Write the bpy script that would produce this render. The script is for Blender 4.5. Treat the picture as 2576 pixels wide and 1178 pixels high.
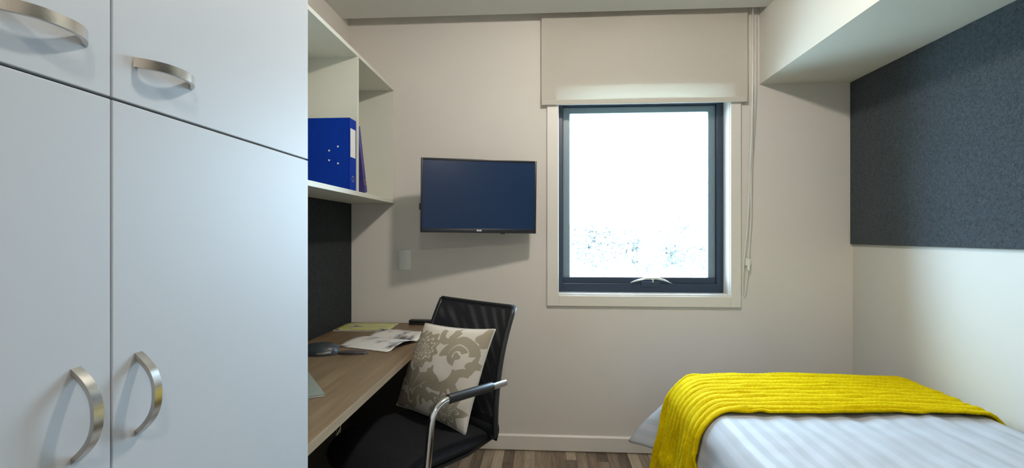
import bpy, bmesh, math, random
from mathutils import Vector, Matrix, noise

for o in list(bpy.data.objects):
    bpy.data.objects.remove(o, do_unlink=True)
random.seed(7)
SC = bpy.context.scene
COL = SC.collection
PI = math.pi

# ------------------------------------------------------------------ camera, world, light, exposure
F_PX, W_PX = 1260.0, 2576.0
CAM_H = 1.205
YAW = math.radians(3.72)
cam_d = bpy.data.cameras.new('camera')
cam_d.sensor_fit = 'HORIZONTAL'
cam_d.sensor_width = 36.0
cam_d.lens = 36.0 * F_PX / W_PX
cam_d.shift_y = 0.0004
cam_d.clip_start = 0.02
cam_d.clip_end = 400
cam = bpy.data.objects.new('camera', cam_d)
COL.objects.link(cam)
cam.location = (0, 0, CAM_H)
cam.rotation_euler = (PI / 2, 0, YAW)
SC.camera = cam

SKY_STRENGTH = 32.0
LAMP_RADIANCE = 385.0
world = bpy.data.worlds.new('overcast_sky')
SC.world = world
world.use_nodes = True
bg = world.node_tree.nodes['Background']
bg.inputs['Color'].default_value = (0.55, 0.77, 1.0, 1)
bg.inputs['Strength'].default_value = SKY_STRENGTH

SC.view_settings.view_transform = 'Standard'
SC.view_settings.look = 'None'
SC.view_settings.gamma = 1.0
SC.view_settings.use_curve_mapping = False
SC.view_settings.exposure = 0.0
SC.cycles.diffuse_bounces = 7
SC.cycles.max_bounces = 14
SC.cycles.transparent_max_bounces = 12
SC.cycles.sample_clamp_indirect = 6.0

# room dimensions (metres); camera stands at x=0, y=0
XL, XR = -1.117, 1.65
YF, YN = 2.80, -1.35
ZC = 2.396
WIN = (0.073, 1.011, 0.868, 2.004)          # x0 x1 z0 z1 of the opening
WALL_T = 0.22
FRAME_Y = 2.893                             # inner face of the window frame

portal_d = bpy.data.lights.new('window_portal', 'AREA')
portal_d.shape = 'RECTANGLE'
portal_d.size, portal_d.size_y = WIN[1] - WIN[0], WIN[3] - WIN[2]
portal_d.cycles.is_portal = True
portal = bpy.data.objects.new('window_portal', portal_d)
COL.objects.link(portal)
portal.location = ((WIN[0] + WIN[1]) / 2, YF + WALL_T + 0.01, (WIN[2] + WIN[3]) / 2)
portal.rotation_euler = (-PI / 2, 0, 0)

# ------------------------------------------------------------------ material helpers
def new_mat(name):
    m = bpy.data.materials.new(name)
    m.use_nodes = True
    nt = m.node_tree
    return m, nt, nt.nodes['Principled BSDF']

def mat(name, col, rough=0.5, metal=0.0, vary=0.0, scale=8.0, bump=0.0, bscale=120.0, spec=0.5,
        stretch=(1, 1, 1), coat=0.0, sheen=0.0):
    m, nt, p = new_mat(name)
    p.inputs['Base Color'].default_value = (*col, 1)
    p.inputs['Roughness'].default_value = rough
    p.inputs['Metallic'].default_value = metal
    p.inputs['Specular IOR Level'].default_value = spec
    p.inputs['Coat Weight'].default_value = coat
    p.inputs['Sheen Weight'].default_value = sheen
    L = nt.links
    if vary or bump:
        tc = nt.nodes.new('ShaderNodeTexCoord')
        mp = nt.nodes.new('ShaderNodeMapping')
        mp.inputs['Scale'].default_value = stretch
        L.new(tc.outputs['Object'], mp.inputs['Vector'])
    if vary:
        n = nt.nodes.new('ShaderNodeTexNoise')
        n.inputs['Scale'].default_value = scale
        n.inputs['Detail'].default_value = 5
        L.new(mp.outputs['Vector'], n.inputs['Vector'])
        r = nt.nodes.new('ShaderNodeValToRGB')
        a = tuple(c * (1 - vary) for c in col)
        b = tuple(min(1, c * (1 + vary)) for c in col)
        r.color_ramp.elements[0].position = 0.3
        r.color_ramp.elements[1].position = 0.7
        r.color_ramp.elements[0].color = (*a, 1)
        r.color_ramp.elements[1].color = (*b, 1)
        L.new(n.outputs['Fac'], r.inputs['Fac'])
        L.new(r.outputs['Color'], p.inputs['Base Color'])
    if bump:
        n2 = nt.nodes.new('ShaderNodeTexNoise')
        n2.inputs['Scale'].default_value = bscale
        n2.inputs['Detail'].default_value = 4
        L.new(mp.outputs['Vector'], n2.inputs['Vector'])
        b = nt.nodes.new('ShaderNodeBump')
        b.inputs['Strength'].default_value = bump
        b.inputs['Distance'].default_value = 0.004
        L.new(n2.outputs['Fac'], b.inputs['Height'])
        L.new(b.outputs['Normal'], p.inputs['Normal'])
    return m

def ramp(nt, fac, stops, interp='LINEAR'):
    r = nt.nodes.new('ShaderNodeValToRGB')
    r.color_ramp.interpolation = interp
    e = r.color_ramp.elements
    while len(e) < len(stops):
        e.new(0.5)
    for i, (pos, c) in enumerate(stops):
        e[i].position = pos
        e[i].color = (*c, 1)
    nt.links.new(fac, r.inputs['Fac'])
    return r.outputs['Color']

def math_node(nt, op, a, b=None):
    n = nt.nodes.new('ShaderNodeMath')
    n.operation = op
    for i, v in enumerate((a, b)):
        if v is None:
            continue
        if isinstance(v, (int, float)):
            n.inputs[i].default_value = v
        else:
            nt.links.new(v, n.inputs[i])
    return n.outputs[0]

M = {}
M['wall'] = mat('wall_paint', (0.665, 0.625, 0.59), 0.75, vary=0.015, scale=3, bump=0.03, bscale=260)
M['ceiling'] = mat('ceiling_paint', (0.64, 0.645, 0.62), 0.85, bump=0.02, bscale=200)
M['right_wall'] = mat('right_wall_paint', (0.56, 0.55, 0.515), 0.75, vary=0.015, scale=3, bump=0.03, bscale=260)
M['bulkhead'] = mat('bulkhead_paint', (0.64, 0.63, 0.585), 0.75, bump=0.03, bscale=260)
M['trim'] = mat('white_trim_paint', (0.70, 0.67, 0.625), 0.4, bump=0.01)
M['laminate'] = mat('white_laminate', (0.46, 0.485, 0.515), 0.5, vary=0.012, scale=2, bump=0.015, bscale=500, spec=0.35)
M['carcass'] = mat('white_carcass_board', (0.60, 0.60, 0.57), 0.5, vary=0.01)
M['shelf'] = mat('cream_melamine', (0.66, 0.655, 0.59), 0.5, vary=0.012, scale=3)
M['nickel'] = mat('brushed_nickel', (0.60, 0.56, 0.52), 0.17, 1.0, bump=0.05, bscale=300, stretch=(1, 1, 12))
M['chrome'] = mat('chrome', (0.78, 0.77, 0.75), 0.13, 1.0, vary=0.02)
M['black_plastic'] = mat('black_plastic', (0.012, 0.013, 0.016), 0.45, bump=0.03, bscale=900)
M['black_fabric'] = mat('black_upholstery', (0.010, 0.011, 0.014), 0.9, vary=0.25, scale=300, bump=0.15, bscale=900, spec=0.2)
M['frame'] = mat('dark_coat_blue_bloom', (0.018, 0.034, 0.066), 0.38, bump=0.02, bscale=700)  # blue cast of the window bloom is mixed into the dark coat
M['sash'] = mat('sash_coat_with_bloom', (0.17, 0.235, 0.28), 0.35, bump=0.02, bscale=700)  # lens bloom around the window is put into this lighter colour
M['tv_body'] = mat('tv_bezel', (0.012, 0.013, 0.02), 0.3, bump=0.01, bscale=700)
M['tv_screen'] = mat('tv_glass_blue_reflection', (0.007, 0.026, 0.078), 0.2, vary=0.02, spec=0.3)  # bluish reflection of the room is painted into the base colour
M['badge'] = mat('pale_badge_print', (0.55, 0.58, 0.64), 0.4, vary=0.02)
M['switch'] = mat('switch_plastic', (0.74, 0.75, 0.72), 0.35, vary=0.01)
M['cord'] = mat('white_cord', (0.74, 0.73, 0.70), 0.5, vary=0.02)
M['blue_cover'] = mat('blue_binder_board', (0.0005, 0.028, 0.29), 0.6, vary=0.08, scale=40, bump=0.06, bscale=700, spec=0.1)
M['purple_cover'] = mat('violet_binder_board', (0.05, 0.045, 0.22), 0.45, vary=0.2, scale=40, bump=0.06, bscale=700)
M['paper'] = mat('white_paper', (0.72, 0.70, 0.67), 0.7, vary=0.02, scale=30)
M['pad'] = mat('dark_gadget_plastic', (0.035, 0.042, 0.048), 0.38, vary=0.15, scale=30)
M['pouch'] = mat('dark_grey_leatherette', (0.055, 0.048, 0.05), 0.5, vary=0.15, scale=60, bump=0.1, bscale=500)
M['notebook'] = mat('grey_green_cover', (0.20, 0.215, 0.18), 0.55, vary=0.06, scale=30)
M['mattress'] = mat('mattress_ticking', (0.62, 0.59, 0.54), 0.9, vary=0.05, scale=60)
M['bed_base'] = mat('bed_base_fabric', (0.06, 0.055, 0.05), 0.9, vary=0.15, scale=120, bump=0.1)
M['shade_panel'] = mat('desk_shade_board', (0.022, 0.018, 0.015), 0.6, vary=0.1)  # near-black colour carries the shade beneath the desk
M['door'] = mat('entry_door_paint', (0.66, 0.63, 0.58), 0.45, bump=0.01)
M['subfloor'] = mat('subfloor', (0.05, 0.045, 0.04), 0.9, vary=0.1)
M['outside_ground'] = mat('dry_grass_ground', (0.52, 0.52, 0.46), 0.95, vary=0.3, scale=0.3)
M['trunk'] = mat('bark', (0.16, 0.13, 0.11), 0.9, vary=0.3, scale=12)
M['facade'] = mat('outer_render', (0.5, 0.48, 0.44), 0.9, vary=0.05)

def wood_floor():
    m, nt, p = new_mat('oak_vinyl_plank')
    tc = nt.nodes.new('ShaderNodeTexCoord')
    mp = nt.nodes.new('ShaderNodeMapping')
    mp.inputs['Scale'].default_value = (75, 6.5, 10)
    nt.links.new(tc.outputs['Object'], mp.inputs['Vector'])
    oi = nt.nodes.new('ShaderNodeObjectInfo')
    cv = nt.nodes.new('ShaderNodeVectorMath')
    cv.operation = 'ADD'
    nt.links.new(mp.outputs['Vector'], cv.inputs[0])
    sc = math_node(nt, 'MULTIPLY', oi.outputs['Random'], 90.0)
    nt.links.new(sc, cv.inputs[1])
    n = nt.nodes.new('ShaderNodeTexNoise')
    n.inputs['Scale'].default_value = 1.0
    n.inputs['Detail'].default_value = 6
    n.inputs['Distortion'].default_value = 0.6
    nt.links.new(cv.outputs[0], n.inputs['Vector'])
    f = math_node(nt, 'ADD', math_node(nt, 'MULTIPLY', n.outputs['Fac'], 0.55), math_node(nt, 'MULTIPLY', oi.outputs['Random'], 0.55))
    c = ramp(nt, f, [(0.22, (0.085, 0.060, 0.045)), (0.5, (0.22, 0.165, 0.118)), (0.82, (0.42, 0.345, 0.26))])
    nt.links.new(c, p.inputs['Base Color'])
    p.inputs['Roughness'].default_value = 0.5
    b = nt.nodes.new('ShaderNodeBump')
    b.inputs['Strength'].default_value = 0.08
    nt.links.new(n.outputs['Fac'], b.inputs['Height'])
    nt.links.new(b.outputs['Normal'], p.inputs['Normal'])
    return m
M['plank'] = wood_floor()

def wood_desk():
    m, nt, p = new_mat('brown_oak_laminate')
    tc = nt.nodes.new('ShaderNodeTexCoord')
    mp = nt.nodes.new('ShaderNodeMapping')
    mp.inputs['Scale'].default_value = (38, 2.2, 38)
    nt.links.new(tc.outputs['Object'], mp.inputs['Vector'])
    n = nt.nodes.new('ShaderNodeTexNoise')
    n.inputs['Scale'].default_value = 1.0
    n.inputs['Detail'].default_value = 7
    n.inputs['Distortion'].default_value = 0.8
    nt.links.new(mp.outputs['Vector'], n.inputs['Vector'])
    c = ramp(nt, n.outputs['Fac'], [(0.25, (0.115, 0.075, 0.040)), (0.55, (0.18, 0.12, 0.066)), (0.8, (0.235, 0.165, 0.097))])
    nt.links.new(c, p.inputs['Base Color'])
    p.inputs['Roughness'].default_value = 0.45
    return m
M['desk'] = wood_desk()
M['desk_edge'] = mat('oak_edge_band', (0.29, 0.215, 0.14), 0.5, vary=0.12, scale=40, stretch=(1, 0.1, 1))

def felt(name, lo, hi, scale, sheen=0.15):
    m, nt, p = new_mat(name)
    tc = nt.nodes.new('ShaderNodeTexCoord')
    n = nt.nodes.new('ShaderNodeTexNoise')
    n.inputs['Scale'].default_value = scale
    n.inputs['Detail'].default_value = 8
    n.inputs['Roughness'].default_value = 0.75
    n.inputs['Distortion'].default_value = 1.2
    nt.links.new(tc.outputs['Object'], n.inputs['Vector'])
    c = ramp(nt, n.outputs['Fac'], [(0.36, lo), (0.64, hi)])
    nt.links.new(c, p.inputs['Base Color'])
    p.inputs['Roughness'].default_value = 0.97
    p.inputs['Specular IOR Level'].default_value = 0.1
    p.inputs['Sheen Weight'].default_value = sheen
    b = nt.nodes.new('ShaderNodeBump')
    b.inputs['Strength'].default_value = 0.5
    b.inputs['Distance'].default_value = 0.003
    nt.links.new(n.outputs['Fac'], b.inputs['Height'])
    nt.links.new(b.outputs['Normal'], p.inputs['Normal'])
    return m
M['felt'] = felt('charcoal_felt', (0.016, 0.022, 0.027), (0.054, 0.069, 0.082), 95)
M['felt_desk'] = felt('dark_desk_felt', (0.020, 0.024, 0.027), (0.045, 0.052, 0.056), 95, 0.0)

def blind_fabric():
    m, nt, p = new_mat('blind_fabric')
    nt.nodes.remove(p)
    out = nt.nodes['Material Output']
    tc = nt.nodes.new('ShaderNodeTexCoord')
    n = nt.nodes.new('ShaderNodeTexNoise')
    n.inputs['Scale'].default_value = 400
    nt.links.new(tc.outputs['Object'], n.inputs['Vector'])
    c = ramp(nt, n.outputs['Fac'], [(0.3, (0.43, 0.405, 0.37)), (0.7, (0.475, 0.445, 0.41))])
    d = nt.nodes.new('ShaderNodeBsdfDiffuse')
    t = nt.nodes.new('ShaderNodeBsdfTranslucent')
    nt.links.new(c, d.inputs['Color'])
    t.inputs['Color'].default_value = (0.22, 0.205, 0.17, 1)
    mx = nt.nodes.new('ShaderNodeAddShader')
    nt.links.new(d.outputs[0], mx.inputs[0])
    nt.links.new(t.outputs[0], mx.inputs[1])
    nt.links.new(mx.outputs[0], out.inputs['Surface'])
    return m
M['blind'] = blind_fabric()
M['blind_hem'] = mat('blind_hem_fabric', (0.52, 0.49, 0.44), 0.85, vary=0.03, scale=300)

def glass():
    m, nt, p = new_mat('window_glass')
    nt.nodes.remove(p)
    out = nt.nodes['Material Output']
    t = nt.nodes.new('ShaderNodeBsdfTransparent')
    t.inputs['Color'].default_value = (0.93, 0.96, 0.95, 1)
    g = nt.nodes.new('ShaderNodeBsdfGlossy')
    g.inputs['Roughness'].default_value = 0.02
    lw = nt.nodes.new('ShaderNodeLayerWeight')
    lw.inputs['Blend'].default_value = 0.12
    mx = nt.nodes.new('ShaderNodeMixShader')
    nt.links.new(lw.outputs['Fresnel'], mx.inputs[0])
    nt.links.new(t.outputs[0], mx.inputs[1])
    nt.links.new(g.outputs[0], mx.inputs[2])
    nt.links.new(mx.outputs[0], out.inputs['Surface'])
    return m
M['glass'] = glass()

def chair_mesh():
    m, nt, p = new_mat('black_chair_mesh')
    out = nt.nodes['Material Output']
    p.inputs['Base Color'].default_value = (0.012, 0.013, 0.018, 1)
    p.inputs['Roughness'].default_value = 0.55
    uv = nt.nodes.new('ShaderNodeUVMap')
    sx = nt.nodes.new('ShaderNodeSeparateXYZ')
    nt.links.new(uv.outputs['UV'], sx.inputs[0])
    hx = math_node(nt, 'GREATER_THAN', math_node(nt, 'SINE', math_node(nt, 'MULTIPLY', sx.outputs[0], 2 * PI / 0.0058)), 0.38)
    hy = math_node(nt, 'GREATER_THAN', math_node(nt, 'SINE', math_node(nt, 'MULTIPLY', sx.outputs[1], 2 * PI / 0.0058)), 0.30)
    hole = math_node(nt, 'MULTIPLY', hx, hy)
    t = nt.nodes.new('ShaderNodeBsdfTransparent')
    mx = nt.nodes.new('ShaderNodeMixShader')
    nt.links.new(hole, mx.inputs[0])
    nt.links.new(p.outputs[0], mx.inputs[1])
    nt.links.new(t.outputs[0], mx.inputs[2])
    nt.links.new(mx.outputs[0], out.inputs['Surface'])
    return m
M['mesh'] = chair_mesh()

def damask():
    m, nt, p = new_mat('damask_cotton')
    at = nt.nodes.new('ShaderNodeAttribute')
    at.attribute_name = 'print'
    c = ramp(nt, at.outputs['Fac'], [(0.35, (0.68, 0.63, 0.56)), (0.65, (0.37, 0.32, 0.24))])
    nt.links.new(c, p.inputs['Base Color'])
    p.inputs['Roughness'].default_value = 0.85
    return m
M['damask'] = damask()

def quilt_mat():
    m, nt, p = new_mat('white_stripe_quilt')
    uv = nt.nodes.new('ShaderNodeUVMap')
    sx = nt.nodes.new('ShaderNodeSeparateXYZ')
    nt.links.new(uv.outputs['UV'], sx.inputs[0])
    s = math_node(nt, 'SINE', math_node(nt, 'MULTIPLY', sx.outputs[0], 2 * PI / 0.052))
    f = math_node(nt, 'ADD', math_node(nt, 'MULTIPLY', s, 0.5), 0.5)
    c = ramp(nt, f, [(0.30, (0.40, 0.42, 0.455)), (0.70, (0.445, 0.46, 0.495))])
    nt.links.new(c, p.inputs['Base Color'])
    r = ramp(nt, f, [(0.40, (0.9, 0.9, 0.9)), (0.60, (0.7, 0.7, 0.7))])
    nt.links.new(r, p.inputs['Roughness'])
    return m
M['quilt'] = quilt_mat()

def throw_mat():
    m, nt, p = new_mat('yellow_knit')
    uv = nt.nodes.new('ShaderNodeUVMap')
    mp = nt.nodes.new('ShaderNodeMapping')
    mp.inputs['Scale'].default_value = (60, 160, 1)
    nt.links.new(uv.outputs['UV'], mp.inputs['Vector'])
    n = nt.nodes.new('ShaderNodeTexNoise')
    n.inputs['Scale'].default_value = 1.0
    n.inputs['Detail'].default_value = 5
    n.inputs['Distortion'].default_value = 0.8
    nt.links.new(mp.outputs['Vector'], n.inputs['Vector'])
    c = ramp(nt, n.outputs['Fac'], [(0.3, (0.54, 0.365, 0.0)), (0.7, (0.68, 0.525, 0.001))])
    nt.links.new(c, p.inputs['Base Color'])
    p.inputs['Roughness'].default_value = 0.8
    p.inputs['Specular IOR Level'].default_value = 0.05
    b = nt.nodes.new('ShaderNodeBump')
    b.inputs['Strength'].default_value = 0.5
    b.inputs['Distance'].default_value = 0.004
    nt.links.new(n.outputs['Fac'], b.inputs['Height'])
    nt.links.new(b.outputs['Normal'], p.inputs['Normal'])
    return m
M['throw'] = throw_mat()

def page_mat(name, base, dark, tint, seed):
    """printed page: pale paper with soft photo blocks and text lines (flat print)"""
    m, nt, p = new_mat(name)
    uv = nt.nodes.new('ShaderNodeUVMap')
    mp = nt.nodes.new('ShaderNodeMapping')
    mp.inputs['Location'].default_value = (seed, seed * 0.7, 0)
    mp.inputs['Scale'].default_value = (3.1, 2.6, 1)
    nt.links.new(uv.outputs['UV'], mp.inputs['Vector'])
    n = nt.nodes.new('ShaderNodeTexNoise')
    n.inputs['Scale'].default_value = 1.4
    n.inputs['Detail'].default_value = 3
    nt.links.new(mp.outputs['Vector'], n.inputs['Vector'])
    c = ramp(nt, n.outputs['Fac'], [(0.34, dark), (0.43, tint), (0.50, base)])
    nt.links.new(c, p.inputs['Base Color'])
    p.inputs['Roughness'].default_value = 0.4
    return m
M['page'] = page_mat('magazine_page_print', (0.70, 0.68, 0.65), (0.12, 0.11, 0.12), (0.50, 0.49, 0.50), 2.3)
M['cover'] = page_mat('lime_cover_print', (0.50, 0.50, 0.17), (0.08, 0.08, 0.04), (0.55, 0.54, 0.36), 5.1)

def leaf_mat():
    m, nt, p = new_mat('pale_leaves')
    oi = nt.nodes.new('ShaderNodeTexCoord')
    n = nt.nodes.new('ShaderNodeTexNoise')
    n.inputs['Scale'].default_value = 0.8
    nt.links.new(oi.outputs['Object'], n.inputs['Vector'])
    c = ramp(nt, n.outputs['Fac'], [(0.3, (0.11, 0.115, 0.11)), (0.7, (0.34, 0.33, 0.31))])
    nt.links.new(c, p.inputs['Base Color'])
    p.inputs['Roughness'].default_value = 0.7
    return m
M['leaf'] = leaf_mat()

def emit(name, col, s):
    m, nt, p = new_mat(name)
    p.inputs['Base Color'].default_value = (0.8, 0.8, 0.8, 1)
    p.inputs['Emission Color'].default_value = (*col, 1)
    p.inputs['Emission Strength'].default_value = s
    return m

# ------------------------------------------------------------------ mesh helpers
def finish(o, label=None, cat=None, group=None, kind=None):
    if label: o['label'] = label
    if cat: o['category'] = cat
    if group: o['group'] = group
    if kind: o['kind'] = kind
    return o

def empty(name, loc=(0, 0, 0), rz=0.0, rot=None):
    o = bpy.data.objects.new(name, None)
    COL.objects.link(o)
    o.empty_display_size = 0.1
    o.location = loc
    o.rotation_euler = rot or (0, 0, rz)
    return o

class MB:
    def __init__(self):
        self.bm = bmesh.new()
        self.uv = self.bm.loops.layers.uv.new('UVMap')

    def box(self, x0, x1, y0, y1, z0, z1, bev=0.0, seg=2, mtx=None):
        vs = [self.bm.verts.new((x, y, z)) for x in (x0, x1) for y in (y0, y1) for z in (z0, z1)]
        idx = [(0, 1, 3, 2), (4, 6, 7, 5), (0, 4, 5, 1), (2, 3, 7, 6), (0, 2, 6, 4), (1, 5, 7, 3)]
        fs = [self.bm.faces.new([vs[i] for i in q]) for q in idx]
        if bev > 0:
            es = list({e for f in fs for e in f.edges})
            r = bmesh.ops.bevel(self.bm, geom=es, offset=bev, segments=seg, profile=0.5, affect='EDGES')
            vs = list({v for v in vs if v.is_valid} | set(r['verts']))
        if mtx is not None:
            bmesh.ops.transform(self.bm, matrix=mtx, verts=vs)
        return self

    def grid(self, fn, nu, nv, close_u=False, close_v=False):
        """fn(u,v) -> (xyz, uv)"""
        P = []
        for i in range(nu + (0 if close_u else 1)):
            row = []
            for j in range(nv + (0 if close_v else 1)):
                p, t = fn(i / nu, j / nv)
                row.append((self.bm.verts.new(p), t))
            P.append(row)
        for i in range(nu):
            for j in range(nv):
                q = [P[i][j], P[(i + 1) % len(P)][j], P[(i + 1) % len(P)][(j + 1) % len(P[0])], P[i][(j + 1) % len(P[0])]]
                f = self.bm.faces.new([a[0] for a in q])
                for l, a in zip(f.loops, q):
                    l[self.uv].uv = a[1]
        return self

    def tube(self, pts, r, n=12, caps=True):
        pts = [Vector(p) for p in pts]
        rings = []
        prev = None
        for i, p in enumerate(pts):
            d = (pts[min(i + 1, len(pts) - 1)] - pts[max(i - 1, 0)]).normalized()
            if prev is None:
                a = d.orthogonal().normalized()
            else:
                a = (prev - d * prev.dot(d)).normalized()
            prev = a
            b = d.cross(a)
            rr = r[i] if isinstance(r, (list, tuple)) else r
            rings.append([self.bm.verts.new(p + (a * math.cos(2 * PI * k / n) + b * math.sin(2 * PI * k / n)) * rr) for k in range(n)])
        for i in range(len(rings) - 1):
            for k in range(n):
                self.bm.faces.new([rings[i][k], rings[i][(k + 1) % n], rings[i + 1][(k + 1) % n], rings[i + 1][k]])
        if caps:
            self.bm.faces.new(rings[0][::-1])
            self.bm.faces.new(rings[-1])
        return self

    def lathe(self, prof, n=32, mtx=None):
        rings = []
        for (r, z) in prof:
            rings.append([self.bm.verts.new((r * math.cos(2 * PI * k / n), r * math.sin(2 * PI * k / n), z)) for k in range(n)])
        vs = [v for g in rings for v in g]
        for i in range(len(rings) - 1):
            for k in range(n):
                self.bm.faces.new([rings[i][k], rings[i][(k + 1) % n], rings[i + 1][(k + 1) % n], rings[i + 1][k]])
        self.bm.faces.new(rings[0][::-1])
        self.bm.faces.new(rings[-1])
        if mtx is not None:
            bmesh.ops.transform(self.bm, matrix=mtx, verts=vs)
        return self

    def prism(self, poly, z0, z1, bev=0.0):
        a = [self.bm.verts.new((x, y, z0)) for x, y in poly]
        b = [self.bm.verts.new((x, y, z1)) for x, y in poly]
        n = len(poly)
        fs = [self.bm.faces.new(a[::-1]), self.bm.faces.new(b)]
        for i in range(n):
            fs.append(self.bm.faces.new([a[i], a[(i + 1) % n], b[(i + 1) % n], b[i]]))
        if bev:
            es = list({e for f in fs for e in f.edges})
            bmesh.ops.bevel(self.bm, geom=es, offset=bev, segments=2, profile=0.5, affect='EDGES')
        return self

    def build(self, name, m, parent=None, smooth=False, normals=True):
        if normals:
            bmesh.ops.recalc_face_normals(self.bm, faces=self.bm.faces)
        me = bpy.data.meshes.new(name)
        self.bm.to_mesh(me)
        self.bm.free()
        me.materials.append(M[m] if isinstance(m, str) else m)
        if smooth:
            me.polygons.foreach_set('use_smooth', [True] * len(me.polygons))
            if smooth == 'auto':
                me.set_sharp_from_angle(angle=math.radians(35))
        o = bpy.data.objects.new(name, me)
        COL.objects.link(o)
        if parent is not None:
            o.parent = parent
        return o

def arc_pts(path, rad, n=8):
    """round the corners of a polyline"""
    path = [Vector(p) for p in path]
    out = [path[0]]
    for i in range(1, len(path) - 1):
        a, b, c = path[i - 1], path[i], path[i + 1]
        d1, d2 = (a - b).normalized(), (c - b).normalized()
        r = min(rad, (a - b).length * 0.49, (c - b).length * 0.49)
        p0, p2 = b + d1 * r, b + d2 * r
        for k in range(n + 1):
            t = k / n
            out.append(p0 * (1 - t) ** 2 + b * 2 * t * (1 - t) + p2 * t ** 2)
    out.append(path[-1])
    return out

def smoothstep(a, b, x):
    t = max(0.0, min(1.0, (x - a) / (b - a)))
    return t * t * (3 - 2 * t)

# ------------------------------------------------------------------ room shell
S = 'structure'
fl = MB().box(XL - 0.1, XR + 0.1, YN - 0.1, YF + 0.02, -0.12, -0.006).build('floor', 'subfloor')
finish(fl, 'brown wood-look vinyl plank floor', 'floor', kind=S)
PW = 0.056
ncol = int(math.ceil((XR - XL) / PW))
for i in range(ncol):
    x0 = XL + i * PW
    x1 = min(x0 + PW, XR)
    y = YN - random.uniform(0, 0.8)
    while y < YF:
        ln = random.uniform(0.62, 1.05)
        a, b = max(y, YN), min(y + ln, YF)
        y += ln
        if b - a < 0.02:
            continue
        cx, cy = (x0 + x1) / 2, (a + b) / 2
        pb = MB().box(-(x1 - x0) / 2 + 0.0005, (x1 - x0) / 2 - 0.0005, -(b - a) / 2 + 0.0005, (b - a) / 2 - 0.0005, -0.006, 0.0)
        p = pb.build('plank', 'plank', fl)
        p.location = (cx, cy, 0)

# far wall with the window opening
w = MB()
ZT = 2.62
w.box(XL - 0.1, WIN[0], YF, YF + WALL_T, -0.12, ZT)
w.box(WIN[1], XR + 0.1, YF, YF + WALL_T, -0.12, ZT)
w.box(WIN[0], WIN[1], YF, YF + WALL_T, -0.12, WIN[2])
w.box(WIN[0], WIN[1], YF, YF + WALL_T, WIN[3], ZT)
finish(w.build('wall_far', 'wall'), 'warm off-white painted wall with the window', 'wall', kind=S)
finish(MB().box(XL - 0.12, XL, YN, YF, 0, ZT).build('wall_left', 'wall'), 'warm off-white wall behind the desk', 'wall', kind=S)
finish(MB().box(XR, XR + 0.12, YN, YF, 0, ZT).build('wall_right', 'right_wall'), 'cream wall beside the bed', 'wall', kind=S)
# entry wall with a door opening behind the photographer
w = MB()
w.box(XL - 0.1, -0.3, YN - 0.12, YN, 0, ZT).box(0.56, XR + 0.1, YN - 0.12, YN, 0, ZT).box(-0.3, 0.56, YN - 0.12, YN, 2.06, ZT)
finish(w.build('wall_entry', 'wall'), 'off-white wall around the entry door', 'wall', kind=S)
d = finish(MB().box(-0.297, 0.557, YN - 0.06, YN - 0.02, 0.004, 2.055, 0.002).build('door_1', 'door'), 'flush off-white entry door', 'door', kind=S)
MB().tube(arc_pts([(0.49, YN - 0.02, 1.0), (0.49, YN + 0.045, 1.0), (0.37, YN + 0.045, 1.0)], 0.02), 0.009).build('door_handle', 'nickel', d, True)
w = MB()
w.box(XL - 0.1, XR + 0.1, YN - 0.1, YF - 0.10, ZC, ZT).box(XL - 0.1, XR + 0.1, YF - 0.10, YF + 0.02, 2.53, ZT)
finish(w.build('ceiling', 'ceiling'), 'flat pale ceiling with a blind recess along the window wall', 'ceiling', kind=S)
finish(MB().box(1.163, XR, YN, YF, 2.02, 2.53).build('wall_bulkhead', 'bulkhead'), 'boxed cream bulkhead running above the bed', 'bulkhead', kind=S)

def skirting(name, x0, x1, y0, y1, label):
    w = MB().box(x0, x1, y0, y1, 0.0, 0.092, 0.009, 1)
    finish(w.build(name, 'trim'), label, 'baseboard', kind=S)
skirting('baseboard_far', XL + 0.0, XR, YF - 0.020, YF, 'white baseboard under the window')
skirting('baseboard_right', XR - 0.014, XR, YN + 0.02, YF - 0.022, 'white baseboard beside the bed')

# ------------------------------------------------------------------ window
win = empty('window_1', ((WIN[0] + WIN[1]) / 2, YF, WIN[2]))
finish(win, 'dark framed awning window with white casing and blown-out daylight', 'window', kind=S)
def wpart(mb, name, m, smooth=False, parent=None):
    o = mb.build(name, m, parent or win, smooth)
    if parent is None:
        o.matrix_parent_inverse = Matrix.Translation(-Vector(win.location))
    return o
x0, x1, z0, z1 = WIN
CT = 0.016
wpart(MB().box(0.013, x0 + 0.004, YF - CT, YF, z0 - 0.06, 2.05, 0.003), 'casing_board', 'trim')
wpart(MB().box(x1 - 0.004, 1.062, YF - CT, YF, z0 - 0.06, 2.05, 0.003), 'casing_board', 'trim')
wpart(MB().box(x0 + 0.004, x1 - 0.004, YF - CT, YF, z0 - 0.06, z0 - 0.001, 0.003), 'casing_board', 'trim')
wpart(MB().box(x0 + 0.004, x1 - 0.004, YF - CT, YF, z1 + 0.001, 2.05, 0.003), 'casing_board', 'trim')
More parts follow.
